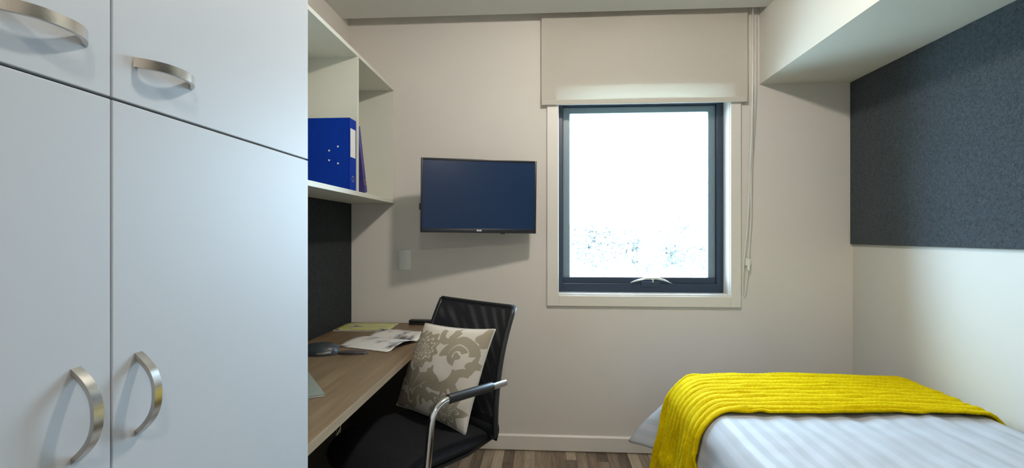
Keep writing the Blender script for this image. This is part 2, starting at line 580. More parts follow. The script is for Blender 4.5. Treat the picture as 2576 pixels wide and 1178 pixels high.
# painted reveal lining
wpart(MB().box(x0, x0 + 0.006, YF, FRAME_Y, z0, z1), 'reveal_board', 'trim')
wpart(MB().box(x1 - 0.006, x1, YF, FRAME_Y, z0, z1), 'reveal_board', 'trim')
wpart(MB().box(x0 + 0.006, x1 - 0.006, YF - 0.004, FRAME_Y, z0, z0 + 0.006), 'window_sill', 'trim')
wpart(MB().box(x0 + 0.006, x1 - 0.006, YF, FRAME_Y, z1 - 0.006, z1), 'reveal_board', 'trim')
fx0, fx1, fz0, fz1 = x0 + 0.001, x1 - 0.001, z0 + 0.006, z1
FB = FRAME_Y + 0.07
w = MB()
w.box(fx0, fx0 + 0.032, FRAME_Y, FB, fz0, fz1, 0.003)
w.box(fx1 - 0.042, fx1, FRAME_Y, FB, fz0, fz1, 0.003)
w.box(fx0 + 0.03, fx1 - 0.04, FRAME_Y, FB, fz0, fz0 + 0.052, 0.003)
w.box(fx0 + 0.03, fx1 - 0.04, FRAME_Y, FB, fz1 - 0.064, fz1, 0.003)
wpart(w, 'window_frame', 'frame')
SY0, SY1 = FRAME_Y + 0.022, FRAME_Y + 0.06
sx0, sx1, sz0, sz1 = fx0 + 0.032, fx1 - 0.042, fz0 + 0.052, fz1 - 0.064
w = MB()
w.box(sx0, sx0 + 0.040, SY0, SY1, sz0, sz1, 0.003)
w.box(sx1 - 0.040, sx1, SY0, SY1, sz0, sz1, 0.003)
w.box(sx0 + 0.038, sx1 - 0.038, SY0, SY1, sz1 - 0.036, sz1, 0.003)
sash = wpart(w, 'sash', 'sash')
sash['label'] = 'sash stiles coloured with the window bloom'
wpart(MB().box(sx0 + 0.0, sx1 - 0.0, SY0 - 0.012, SY1, sz0 - 0.002, sz0 + 0.034, 0.003), 'sash_rail', 'frame')
wpart(MB().box(sx0 + 0.03, sx1 - 0.03, SY0 + 0.016, SY0 + 0.022, sz0 + 0.025, sz1 - 0.028), 'window_pane', 'glass')
# chain winder with folding handle
wz = fz0 + 0.075
wx = 0.60
wd = wpart(MB().box(wx - 0.055, wx + 0.055, FRAME_Y - 0.006, FRAME_Y + 0.012, wz - 0.045, wz - 0.012, 0.004), 'winder', 'frame')
wdl = MB().tube([(wx - 0.115, FRAME_Y - 0.012, wz - 0.018), (wx - 0.075, FRAME_Y - 0.016, wz - 0.005), (wx - 0.03, FRAME_Y - 0.018, wz + 0.006), (wx + 0.03, FRAME_Y - 0.018, wz + 0.007), (wx + 0.07, FRAME_Y - 0.016, wz - 0.001), (wx + 0.125, FRAME_Y - 0.01, wz - 0.024)], [0.003, 0.005, 0.006, 0.006, 0.005, 0.0035], 8)
wdl.tube([(wx + 0.012, FRAME_Y - 0.004, wz - 0.022), (wx + 0.012, FRAME_Y - 0.018, wz + 0.004)], 0.0055, 8)
wpart(wdl, 'winder_handle', 'chrome', True, wd)

# ------------------------------------------------------------------ roller blind
BX0, BX1, BY = -0.017, 1.089, 2.770
bl = finish(empty('roller_blind', (0.53, BY, 1.918)), 'beige roller blind drawn a third down over the window', 'blind')
def bpart(mb, name, m, smooth=False):
    o = mb.build(name, m, bl, smooth)
    o.matrix_parent_inverse = Matrix.Translation(-Vector(bl.location))
    return o
bpart(MB().grid(lambda u, v: ((BX0 + (BX1 - BX0) * u, BY + 0.0015 * math.sin(u * 9), 1.943 + (2.50 - 1.943) * v), (u, v)), 40, 8), 'blind_fabric', 'blind', True)
hb = bpart(MB().box(BX0, BX1, BY - 0.006, BY + 0.007, 1.918, 1.945, 0.004), 'hem_bar', 'blind_hem')
for xx in (BX0, BX1):
    o = MB().box(xx - 0.003, xx + 0.003, BY - 0.007, BY + 0.008, 1.917, 1.946, 0.002).build('end_cap', 'switch', hb)
    o.matrix_parent_inverse = Matrix.Translation(-Vector(bl.location))
bpart(MB().tube([(BX0, BY - 0.022, 2.485), (BX1, BY - 0.022, 2.485)], 0.022, 16), 'roller_tube', 'blind_hem', True)
bpart(MB().box(BX1 + 0.001, BX1 + 0.014, BY - 0.05, BY + 0.029, 2.45, 2.528, 0.003), 'bracket', 'switch')
c1 = [(1.100, BY - 0.044, 2.47), (1.100, BY - 0.044, 2.0), (1.0965, BY - 0.02, 1.6), (1.087, BY, 1.25), (1.070, BY + 0.008, 1.02), (1.068, BY + 0.01, 0.90), (1.073, BY + 0.01, 0.875),
      (1.082, BY + 0.01, 0.90), (1.095, BY + 0.008, 1.03), (1.108, BY + 0.004, 1.3), (1.112, BY - 0.002, 1.9), (1.112, BY - 0.002, 2.47)]
bpart(MB().tube(c1, 0.0024, 8), 'pull_chain', 'cord', True)
bpart(MB().box(1.083, 1.108, YF - 0.024, YF, 1.035, 1.075, 0.004).box(1.09, 1.102, YF - 0.03, YF, 1.01, 1.037, 0.003), 'chain_clip', 'switch')

# ------------------------------------------------------------------ ceiling lamp (just above the picture)
for (LX, LY, power, lab) in ((0.27, 1.52, 1.0, 'small round dome light on the ceiling between the bed and the desk'),
                      (0.20, -0.60, 0.6, 'small round dome light on the ceiling near the entry door')):
    lamp = finish(empty('ceiling_light', (LX, LY, ZC)), lab, 'lamp', 'round dome lights on the ceiling')
    MB().lathe([(0.070, 0.0), (0.070, -0.012), (0.082, -0.014), (0.088, -0.006), (0.088, 0.0)], 40).build('trim_ring', 'trim', lamp, 'auto')
    MB().lathe([(0.068, -0.012)] + [(0.068 * math.cos(k * PI / 20), -0.012 - 0.058 * math.sin(k * PI / 20)) for k in range(1, 10)], 32).build(
        'dome_diffuser', emit('dome_diffuser', (1.0, 0.91, 0.79), LAMP_RADIANCE * power), lamp, 'auto')

# ------------------------------------------------------------------ wardrobe
WF = -0.52                       # door face plane
WY0, WYM, WY1 = 0.068, 0.570, 1.072
SEAM = 1.369
wr = finish(empty('wardrobe', (-0.82, 0.57, 0)), 'tall white laminate wardrobe with bow handles', 'wardrobe')
def put(mb, name, m, root, smooth=False, parent=None):
    """mesh made in world coordinates, parented to root (an unrotated empty)"""
    o = mb.build(name, m, parent or root, smooth)
    if parent is None:
        o.matrix_parent_inverse = Matrix.Translation(-Vector(root.location))
    return o
w = MB()
w.box(XL + 0.002, WF - 0.020, WY1 - 0.018, WY1 - 0.001, 0.0, ZC - 0.002)
w.box(XL + 0.002, WF - 0.020, WY0, WY0 + 0.018, 0.0, ZC - 0.002)
w.box(XL + 0.002, XL + 0.012, WY0 + 0.018, WY1 - 0.018, 0.0, ZC - 0.002)
w.box(XL + 0.012, WF - 0.021, WYM - 0.009, WYM + 0.009, 0.09, ZC - 0.02)
w.box(XL + 0.012, WF - 0.021, WY0 + 0.018, WY1 - 0.018, SEAM - 0.009, SEAM + 0.009)
w.box(XL + 0.012, WF - 0.021, WY0 + 0.018, WY1 - 0.018, 0.09, 0.108)
w.box(XL + 0.012, WF - 0.021, WY0 + 0.018, WY1 - 0.018, ZC - 0.02, ZC - 0.002)
w.box(WF - 0.07, WF - 0.055, WY0 + 0.018, WY1 - 0.018, 0.0, 0.09)
put(w, 'carcass', 'carcass', wr)

def handle_mesh():
    """bow strap, length along local z, projecting along local x"""
    mb = MB()
    n = 28
    L, P, W = 0.053, 0.0275, 0.0062
    def prof(s, k):
        s = max(-1.0, min(1.0, s))
        return (P - k) * (1 - abs(s) ** 2.5)
    outer = [(-L + 2 * L * i / n, prof(-1 + 2 * i / n, 0.0)) for i in range(n + 1)]
    Li = L - 0.0075
    inner = [(-Li + 2 * Li * i / n, prof(-1 + 2 * i / n, 0.0045)) for i in range(n + 1)]
    rows = []
    for (zo, xo), (zi, xi) in zip(outer, inner):
        rows.append([mb.bm.verts.new(c) for c in ((xo, -W, zo), (xo, W, zo), (xi, W, zi), (xi, -W, zi))])
    for i in range(n):
        for k in range(4):
            mb.bm.faces.new([rows[i][k], rows[i][(k + 1) % 4], rows[i + 1][(k + 1) % 4], rows[i + 1][k]])
    mb.bm.faces.new(rows[0][::-1])
    mb.bm.faces.new(rows[-1])
    return mb
HM = handle_mesh().build('handle', 'nickel', None, 'auto')
hmesh = HM.data
bpy.data.objects.remove(HM)
G = 0.00125
for (ya, yb, za, zb, hy, hz, horiz, lab) in (
        (WY0, WYM - G, 0.095, SEAM - G * 1.2, 0.524, 1.004, False, 'lower wardrobe door'),
        (WYM + G, WY1, 0.095, SEAM - G * 1.2, 0.610, 1.001, False, 'lower wardrobe door'),
        (WY0, WYM - G, SEAM + G * 1.2, ZC - 0.004, 0.485, 1.424, True, 'upper wardrobe door'),
        (WYM + G, WY1, SEAM + G * 1.2, ZC - 0.004, 0.655, 1.424, True, 'upper wardrobe door')):
    dm = MB().box(-0.018, 0, ya - (ya + yb) / 2, (yb - ya) / 2, za - (za + zb) / 2, (zb - za) / 2, 0.0012, 2)
    dr = dm.build('door', 'laminate', wr)
    dr.location = Vector((WF, (ya + yb) / 2, (za + zb) / 2)) - Vector(wr.location)
    h = bpy.data.objects.new('handle', hmesh)
    COL.objects.link(h)
    h.parent = dr
    h.location = (0.0, hy - (ya + yb) / 2, hz - (za + zb) / 2)
    if horiz:
        h.rotation_euler = (PI / 2, 0, 0)
    h['label'] = 'brushed nickel bow handle'

# ------------------------------------------------------------------ wall shelf unit above the desk
SX, SZ0, SZ1 = -0.851, 1.381, 2.035
TH = 0.018
su = finish(empty('wall_shelf_unit', (-0.98, 1.94, SZ0)), 'cream open wall shelf with dividers above the desk', 'shelf')
SYA, SYB = WY1 + 0.002, YF - 0.002
put(MB().box(XL + 0.001, SX, SYA, SYB, SZ1 - TH, SZ1, 0.001), 'top_board', 'shelf', su)
put(MB().box(XL + 0.001, SX, SYA, SYB, SZ0, SZ0 + TH + 0.003, 0.001), 'bottom_board', 'shelf', su)
zl, zh = SZ0 + TH + 0.003, SZ1 - TH
DIV = 2.243
put(MB().box(XL + 0.009, SX - 0.001, SYB - TH, SYB, zl, zh), 'end_panel', 'shelf', su)
put(MB().box(XL + 0.009, SX - 0.001, SYA, SYA + TH, zl, zh), 'end_panel', 'shelf', su)
put(MB().box(XL + 0.009, SX - 0.001, DIV - 0.008, DIV + 0.008, zl, zh), 'divider', 'shelf', su)
put(MB().box(XL + 0.009, SX - 0.001, 1.66, 1.676, zl, zh), 'divider', 'shelf', su)
put(MB().box(XL + 0.001, XL + 0.009, SYA, SYB, zl, zh), 'back_panel', 'shelf', su)

# binders: local x = spine outwards (+x), y = thickness, z = height
def binder(name, loc, rot, thick, height, depth, cover, label, ring_face=True, label_on=True):
    b = empty(name, loc, rot=rot)
    finish(b, label, 'binder', 'lever arch binders on the wall shelf')
    # cover: two boards and a spine
    c = MB()
    c.box(-depth, 0, -0.0025, 0, 0, height, 0.0006)
    c.box(-depth, 0, thick, thick + 0.0025, 0, height, 0.0006)
    c.box(-0.0025, 0.0005, -0.0025, thick + 0.0025, 0, height, 0.0006)
    c.build('cover', cover, b)
    MB().box(-depth + 0.012, -0.014, 0.001, thick - 0.012, 0.008, height - 0.012, 0.001).build('paper_block', 'paper', b)
    if label_on:
        s = MB().box(0.0004, 0.0012, 0.006, thick - 0.006, height * 0.46, height * 0.86, 0.0002).build('spine_label', 'paper', b)
        s['label'] = 'white spine label'
    if ring_face:
        for (xx, zz) in ((-0.052, height * 0.60), (-0.092, height * 0.545), (-0.092, height * 0.41), (-0.052, height * 0.365)):
            MB().lathe([(0.0045, 0.0), (0.0045, 0.0012), (0.003, 0.0018)], 14, Matrix.Translation((xx, -0.0025, zz)) @ Matrix.Rotation(PI / 2, 4, 'X')).build('rivet', 'chrome', b, 'auto')
    r = MB().lathe([(0.014, 0.0), (0.014, 0.001), (0.0105, 0.001), (0.0105, 0.0)], 20, Matrix.Translation((0.0004, thick / 2, height * 0.16)) @ Matrix.Rotation(PI / 2, 4, 'Y')).build('finger_ring', 'nickel', b, 'auto')
    return b
BZ = zl + 0.0005
binder('lever_arch_binder', (-0.858, DIV - 0.008 - 0.0755, BZ), (0, 0, 0), 0.070, 0.318, 0.235, 'blue_cover',
       'upright blue lever arch binder with white spine label beside the shelf divider')
binder('lever_arch_binder', (-0.860, DIV + 0.1085, BZ + 0.0008), (math.radians(17.8), 0, 0), 0.030, 0.312, 0.23, 'purple_cover',
       'thin violet-blue binder leaning against the shelf divider', ring_face=False, label_on=False)

# ------------------------------------------------------------------ pinboards
pb = finish(MB().box(XL + 0.001, XL + 0.016, SYA, YF - 0.003, 0.7055, SZ0 - 0.001, 0.002).build('felt_pinboard', 'felt_desk'),
            'dark felt pinboard on the wall behind the desk', 'pinboard')
pb2 = finish(MB().box(XR - 0.016, XR - 0.0005, -0.60, YF - 0.003, 1.153, 2.0185, 0.002).build('felt_pinboard', 'felt'),
             'large charcoal felt pinboard on the wall above the bed', 'pinboard')

# ------------------------------------------------------------------ desk
DZ, DX = 0.705, -0.560
dk = finish(empty('desk', (-0.84, 1.94, 0)), 'built-in brown wood-grain desk along the wall', 'desk')
put(MB().box(XL + 0.0005, DX - 0.0015, SYA, YF - 0.016, DZ - 0.026, DZ, 0.001), 'desktop', 'desk', dk)
e = put(MB().box(DX - 0.0015, DX, SYA, YF - 0.016, DZ - 0.026, DZ, 0.0004), 'edge_band', 'desk_edge', dk)
e['label'] = 'lighter wood edge band'
put(MB().box(XL + 0.02, DX - 0.03, SYA + 0.0, SYA + 0.022, 0.0, DZ - 0.0265, 0.001), 'leg_panel', 'desk', dk)
put(MB().box(XL + 0.002, XL + 0.02, SYA + 0.022, YF - 0.042, 0.0, DZ - 0.0265, 0.001), 'under_desk_shade', 'shade_panel', dk)  # dark sheet added along the wall as painted under-desk shade
put(MB().box(XL + 0.002, DX - 0.03, YF - 0.040, YF - 0.018, 0.0, DZ - 0.0265, 0.001), 'leg_panel', 'shade_panel', dk)  # far end support, coloured dark to stand for the deep shadow there

# ------------------------------------------------------------------ things on the desk
def magazine_open():
    b = empty('open_magazine', (-0.666, 2.075, DZ + 0.0005), math.atan2(0.36, -0.93) - PI / 2)
    # local y = along the spine, local x: +x to the right page
    H, Wd = 0.283, 0.215
    def page(u, v, sgn, lift):
        # u 0..1 from gutter outward
        d = u * Wd
        z = lift * (math.sin(min(1, u * 1.15) * PI) ** 0.8 if u < 0.87 else 0) + 0.004 * (1 - u) + 0.001
        z = max(z, 0.001) * (1 - 0.35 * v)
        return (Wd + sgn * d * 0.985, v * H, z), (u * (0.5 * sgn) + 0.5, v)
    for sgn, lift, nm in ((-1, 0.018, 'left_page'), (1, 0.024, 'right_page')):
        mb = MB()
        mb.grid(lambda u, v: page(u, v, sgn, lift), 24, 10)
        o = mb.build('page', 'page', b, True)
        md = o.modifiers.new('thick', 'SOLIDIFY')
        md.thickness = 0.0025
        md.offset = 1.0 if sgn > 0 else 1.0
    finish(b, 'open white magazine with curling pages on the desk', 'magazine')
    return b
magazine_open()
gm = empty('closed_magazine', (-0.950, 2.63, DZ + 0.0005), math.radians(1.5))
finish(gm, 'lime green magazine lying flat by the far wall', 'magazine')
MB().box(-0.143, 0.143, -0.106, 0.106, 0, 0.005, 0.0008).build('page_block', 'paper', gm)
g2 = MB().grid(lambda u, v: ((-0.145 + 0.29 * u, -0.108 + 0.216 * v, 0.0056 + 0.002 * math.sin(u * 3)), (u, v)), 12, 6).build('front_cover', 'cover', gm, True)
md = g2.modifiers.new('thick', 'SOLIDIFY'); md.thickness = 0.0005
c = empty('slim_case', (-0.665, 2.742, DZ + 0.0005), math.radians(-2))
finish(c, 'slim black case lying on the desk by the wall', 'case')
MB().box(-0.085, 0.085, -0.022, 0.022, 0, 0.012, 0.005, 3).build('case_bottom', 'black_plastic', c, 'auto')
MB().box(-0.085, 0.085, -0.022, 0.022, 0.0125, 0.026, 0.006, 3).build('case_lid', 'black_plastic', c, 'auto')

def blob(cx, cy, sx, sy, h, e=2.6, n=28, m=10):
    """low rounded body standing on z=0"""
    mb = MB()
    def fn(u, v):
        a = 2 * PI * u
        ca, sa = math.cos(a), math.sin(a)
        r = (abs(ca) ** e + abs(sa) ** e) ** (-1 / e)
        k = v * PI / 2
        rr = max(math.cos(k), 0.001) ** 0.55
        return (cx + sx * r * ca * rr, cy + sy * r * sa * rr, h * math.sin(k) ** 0.9), (u, v)
    mb.grid(fn, n, m, close_u=True)
    return mb
gd = empty('desk_gadget', (-0.935, 2.045, DZ + 0.0005), math.radians(6))
finish(gd, 'dark rounded plastic gadget with pale front strip on the desk beside the wardrobe', 'gadget')
blob(0, 0, 0.075, 0.055, 0.044).build('body', 'pad', gd, True)
MB().tube([(0.0, -0.0545, 0.008), (0.030, -0.0525, 0.011), (0.055, -0.044, 0.014)], 0.005, 8).build('front_strip', 'notebook', gd, True)
pc = empty('flat_pouch', (-0.800, 2.050, DZ + 0.0005), math.radians(4))
finish(pc, 'flat dark grey pouch between the gadget and the open magazine', 'pouch')
blob(0, 0, 0.063, 0.026, 0.013, 2.2).build('body', 'pouch', pc, True)
MB().tube([(-0.05, -0.0195, 0.006), (0, -0.0265, 0.0065), (0.05, -0.0195, 0.006)], 0.0014, 6).build('zip', 'black_plastic', pc, True)
nb = empty('notebook', (-0.675, 1.503, DZ + 0.0005), math.atan2(0.817, -0.577) - PI / 2)
finish(nb, 'closed grey-green notebook with pale pages on the desk beside the wardrobe', 'notebook')
MB().box(-0.205, -0.002, 0.002, 0.295, 0.001, 0.006, 0.0005).build('page_block', 'paper', nb)
w = MB().box(-0.21, 0, 0, 0.297, 0.006, 0.0075, 0.0004).box(-0.21, 0, 0, 0.297, 0.0, 0.001, 0.0003)
w.build('cover', 'notebook', nb)

# ------------------------------------------------------------------ television on a wall arm
TL, TR_ = Vector((-0.636, 2.530, 0)), Vector((-0.046, 2.660, 0))
tc_ = (TL + TR_) / 2
tyaw = math.atan2(TR_.y - TL.y, TR_.x - TL.x)
tv = empty('television', (tc_.x, tc_.y, 1.2125), rot=(0, math.radians(0.6), tyaw))
finish(tv, 'small black flat screen television on a wall arm', 'television')
TW, THt = 0.604, 0.384
MB().box(-TW / 2, TW / 2, 0.0, 0.022, 0, THt, 0.004).build('casing', 'tv_body', tv, 'auto')
b = MB()
b.box(-TW / 2, -TW / 2 + 0.009, -0.004, 0.001, 0, THt, 0.0015).box(TW / 2 - 0.009, TW / 2, -0.004, 0.001, 0, THt, 0.0015)
b.box(-TW / 2 + 0.008, TW / 2 - 0.008, -0.004, 0.001, 0, 0.022, 0.0015).box(-TW / 2 + 0.008, TW / 2 - 0.008, -0.004, 0.001, THt - 0.011, THt, 0.0015)
b.build('bezel', 'tv_body', tv, 'auto')
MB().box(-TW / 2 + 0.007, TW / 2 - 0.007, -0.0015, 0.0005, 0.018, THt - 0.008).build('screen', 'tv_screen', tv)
lg = MB()
for k in range(3):
    lg.box(-0.0125 + k * 0.0088, -0.0125 + k * 0.0088 + 0.0074, -0.0046, -0.0038, 0.0085, 0.0175 if k != 1 else 0.0165)
o = lg.build('badge', 'badge', tv)
o['label'] = 'small pale maker badge'
MB().box(0.113, 0.137, -0.003, 0.008, -0.005, 0.002, 0.002).build('sensor', 'tv_body', tv)
MB().box(-TW / 2 - 0.007, -TW / 2 + 0.002, 0.006, 0.016, 0.115, 0.15, 0.003).build('side_button', 'tv_body', tv)
MB().box(-0.2, 0.2, 0.02, 0.05, 0.06, 0.29, 0.012).build('rear_housing', 'tv_body', tv, 'auto')
# arm back to the wall, in the television's own frame
inv = Matrix.Rotation(-tyaw, 4, 'Z')
wp = inv @ (Vector((tc_.x + 0.10, YF - 0.004, 0)) - Vector((tc_.x, tc_.y, 0)))
arm = MB().tube([(0.0, 0.04, 0.2), (0.06, 0.09, 0.2), (wp.x, wp.y - 0.02, 0.2)], 0.016, 10)
arm.build('wall_arm', 'black_plastic', tv, True)
pl = MB().box(-0.045, 0.045, -0.012, 0.0, -0.09, 0.09, 0.002, mtx=Matrix.Translation((wp.x, wp.y, 0.2)) @ Matrix.Rotation(-tyaw, 4, 'Z'))
pl.build('wall_plate', 'black_plastic', tv)

# ------------------------------------------------------------------ switch plate
sw = finish(empty('light_switch', (-0.791, YF, 1.06)), 'white switch plate on the wall below the television', 'switch')
MB().box(-0.037, 0.037, -0.010, 0, -0.058, 0.058, 0.004).build('plate', 'switch', sw, 'auto')
for zz in (-0.018, 0.018):
    MB().box(-0.010, 0.010, -0.0135, -0.009, zz - 0.012, zz + 0.012, 0.002).build('rocker', 'switch', sw)

# ------------------------------------------------------------------ chair
CH = empty('mesh_back_chair', (-0.38, 2.035, 0), math.atan2(-0.62, 0.785))
finish(CH, 'black mesh-back cantilever chair with chrome arms at the desk', 'chair')
# seat (local y: back +, front -)
def seat_fn(u, v):
    a = 2 * PI * u
    e = 4.2
    ca, sa = math.cos(a), math.sin(a)
    r = (abs(ca) ** e + abs(sa) ** e) ** (-1 / e)
    k = -PI / 2 + v * PI
    rr = max(0.0, math.cos(k)) ** 0.38
    x = 0.242 * r * ca * rr
    y = -0.212 + 0.258 * r * sa * rr
    z = 0.432 + 0.030 * math.sin(k)
    z -= 0.05 * max(0.0, (-y - 0.32) / 0.15) ** 2        # waterfall front
    z += 0.010 * (x / 0.24) ** 2 - 0.006
    return (x, y, z), (u, v)
MB().grid(seat_fn, 56, 18, close_u=True).build('seat', 'black_fabric', CH, True)
BZ0, BZ1 = 0.435, 0.912
def back_pt(s, t, off=0.0):
    """s -1..1 across, t 0..1 up"""
    z = BZ0 + (BZ1 - BZ0) * t
    y = 0.012 + 0.012 * t + 0.112 * max(t, 0.0) ** 2.3
    y += 0.026 * (1 - s * s) * (0.4 + 0.6 * t)
    hw = 0.236 - 0.014 * t
    z -= 0.006 * (1 - s * s) * t ** 3
    return Vector((s * hw, y + off, z))
ring = []
N = 14
ring += [back_pt(-1 + 2 * i / N, 0) for i in range(N)]
ring += [back_pt(1, i / N) for i in range(N)]
ring += [back_pt(1 - 2 * i / N, 1) for i in range(N)]
ring += [back_pt(-1, 1 - i / N) for i in range(N)]
mb = MB()
for a, b in ((0, N), (N, 2 * N), (2 * N, 3 * N), (3 * N, 4 * N)):
    seg = ring[a:b] + [ring[b % len(ring)]]
    mb.tube(seg, 0.0115 if a in (N, 3 * N) else 0.0105, 10)
mb.build('backrest_frame', 'black_plastic', CH, True)
MB().grid(lambda u, v: (back_pt(-1 + 2 * u, v, -0.008), (u * 0.46, v * 0.49)), 24, 24).build('backrest_mesh', 'mesh', CH, True)
MB().grid(lambda u, v: (back_pt(-1 + 2 * u, v, 0.007), (u * 0.46 * 1.09 + 0.04 * v, v * 0.49 * 1.06 + 0.03 * u * u)), 24, 24).build('backrest_mesh', 'mesh', CH, True)
# solid upholstered lower band joining seat and back
MB().grid(lambda u, v: (back_pt(-1 + 2 * u, -0.04 + v * 0.17, 0.006 - 0.022 * math.sin(v * PI)), (u, v)), 24, 6).grid(lambda u, v: (back_pt(-1 + 2 * u, -0.04 + v * 0.17, 0.008 + 0.014 * math.sin(v * PI)), (u, v)), 24, 6).build('lower_band', 'black_fabric', CH, True)
AX, AZ = 0.280, 0.655
for s in (1, -1):
    path = [(s * (AX + 0.008), 0.012, AZ - 0.004), (s * AX, -0.325, AZ), (s * AX, -0.40, 0.018), (s * AX, -0.36, 0.0125), (s * AX, 0.10, 0.0125)]
    pts = arc_pts(path, 0.075, 10)
    MB().tube(pts, 0.0125, 14).build('side_frame', 'chrome', CH, True)
    q0, q1 = Vector(path[0]), Vector(path[1])
    pad = [q0.lerp(q1, t) for t in (0.20, 0.22, 0.5, 0.80, 0.82)]
    MB().tube(pad, [0.0145, 0.0165, 0.0165, 0.0165, 0.0145], 14).build('arm_pad', 'black_plastic', CH, True)
MB().tube([(-AX, 0.10, 0.0125), (AX, 0.10, 0.0125)], 0.0125, 12).build('base_bar', 'chrome', CH, True)
MB().tube([(-AX, -0.352, 0.385), (AX, -0.352, 0.385)], 0.011, 12).build('seat_bar', 'chrome', CH, True)
for s in (1, -1):
    MB().tube([(s * 0.19, -0.352, 0.385), (s * 0.20, -0.1, 0.395), (s * 0.215, 0.02, 0.43)], 0.010, 10).build('seat_rail', 'black_plastic', CH, True)

# ------------------------------------------------------------------ cushion on the chair
def cpt(x, y, z):
    return Vector((x + 0.007, y - 0.002, z))
CBL, CBR, CTR, CTL = cpt(-0.262, -0.088, 0.470), cpt(0.172, -0.088, 0.458), cpt(0.226, 0.016, 0.842), cpt(-0.212, 0.028, 0.812)
cush = empty('damask_cushion')
cush.matrix_basis = Matrix.Translation(Vector((-0.38, 2.035, 0))) @ Matrix.Rotation(math.atan2(-0.62, 0.785), 4, 'Z')
finish(cush, 'beige and cream damask cushion on the chair', 'cushion')
nrm = (CBR - CBL).cross(CTL - CBL).normalized()
def cush_fn(side):
    def fn(u, v):
        # pinch the sides so the corners stand out
        a, b = 2 * u - 1, 2 * v - 1
        uu = 0.5 + 0.5 * a * (1 - 0.055 * (1 - b * b))
        vv = 0.5 + 0.5 * b * (1 - 0.055 * (1 - a * a))
        p = (CBL * (1 - uu) + CBR * uu) * (1 - vv) + (CTL * (1 - uu) + CTR * uu) * vv
        th = 0.068 * max(0.0, (1 - a * a) * (1 - b * b)) ** 0.5
        th += 0.004 * noise.noise(Vector((u * 5, v * 5, side * 3))) * (1 - a * a) * (1 - b * b)
        return p + nrm * side * th * (1.25 if side > 0 else 0.85), (u, v)
    return fn
def damask_print(u, v):
    """1 where the taupe damask motif is printed, 0 on the cream ground"""
    wu = u + 0.018 * noise.noise(Vector((u * 6, v * 6, 1.0)))
    wv = v + 0.018 * noise.noise(Vector((u * 6, v * 6, 7.0)))
    def flower(cx, cy, rx, ry, n, k, ph=0.0):
        dx, dy = (wu - cx) / rx, (wv - cy) / ry
        a = math.atan2(dy, dx)
        return 1 + k * math.cos(n * a + ph) - math.hypot(dx, dy)
    def ring(cx, cy, r, w_, a0, a1):
        dx, dy = wu - cx, wv - cy
        a = math.atan2(dy, dx) % (2 * PI)
        inside = a0 <= a <= a1 or a0 <= a + 2 * PI <= a1
        return (1 - abs(math.hypot(dx, dy) - r) / w_) if inside else -1.0
    def veins(cx, cy, n, w_):
        a = math.atan2(wv - cy, wu - cx)
        r = math.hypot(wu - cx, wv - cy)
        return abs(math.sin(n * a)) * r < w_
    A = flower(0.29, 0.70, 0.24, 0.20, 11, 0.10)
    Bf = flower(0.31, 0.36, 0.20, 0.13, 8, 0.20, 0.6)
    C = flower(0.79, 0.17, 0.17, 0.17, 7, 0.22)
    D = flower(0.07, 0.09, 0.15, 0.12, 6, 0.2, 1.0)
    v_ = max(A, Bf, C, D, ring(0.78, 0.70, 0.150, 0.045, -0.9, 3.3), ring(0.64, 0.55, 0.20, 0.050, 3.6, 6.3), ring(0.78, 0.69, 0.075, 0.028, 0.5, 4.8),
             ring(0.93, 0.44, 0.11, 0.038, 1.2, 4.4), ring(0.56, 0.95, 0.11, 0.035, 3.0, 6.2), flower(0.62, 0.93, 0.05, 0.06, 5, 0.2), flower(0.78, 0.68, 0.04, 0.04, 3, 0.2),
             ring(0.04, 0.46, 0.10, 0.032, 4.8, 7.6), ring(0.49, 0.14, 0.12, 0.036, 0.4, 3.4), ring(0.52, 0.16, 0.055, 0.026, 0.0, 4.0), flower(0.97, 0.90, 0.08, 0.09, 4, 0.2),
             ring(0.58, 0.36, 0.085, 0.03, 0.2, 4.2), ring(0.10, 0.93, 0.08, 0.03, 3.2, 6.2), ring(0.30, 0.14, 0.08, 0.028, 2.6, 6.4), flower(0.31, 0.16, 0.035, 0.045, 3, 0.2),
             flower(0.96, 0.62, 0.05, 0.07, 4, 0.25), flower(0.55, 0.48, 0.045, 0.06, 4, 0.25, 1.0))
    if A > 0.10 and veins(0.29, 0.47, 6, 0.016):
        v_ = -1
    if A > 0.02 and abs(A - 0.34) < 0.045 and wv > 0.58:
        v_ = -1
    if A > 0.02 and abs(A - 0.70) < 0.04:
        v_ = -1
    if Bf > 0.05 and veins(0.31, 0.22, 5, 0.018):
        v_ = -1
    if C > 0.1 and (C % 0.36) < 0.09:
        v_ = -1
    return 0.5 + max(-0.5, min(0.5, v_ * 12))
for side, nm in ((1, 'cushion_front'), (-1, 'cushion_back')):
    NC = 150 if side > 0 else 60
    o = MB().grid(cush_fn(side), NC, NC).build(nm, 'damask', cush, True)
    at = o.data.attributes.new('print', 'FLOAT', 'POINT')
    at.data.foreach_set('value', [damask_print(i / NC, j / NC) for i in range(NC + 1) for j in range(NC + 1)])
cw = []
NE = 40
for i in range(4 * NE):
    t = (i % NE) / NE
    u_, v_ = ((t, 0), (1, t), (1 - t, 1), (0, 1 - t))[i // NE]
    cw.append(cush_fn(0)(u_, v_)[0])
MB().tube(cw + [cw[0]], 0.0035, 6, False).build('seam_piping', 'mattress', cush, True)

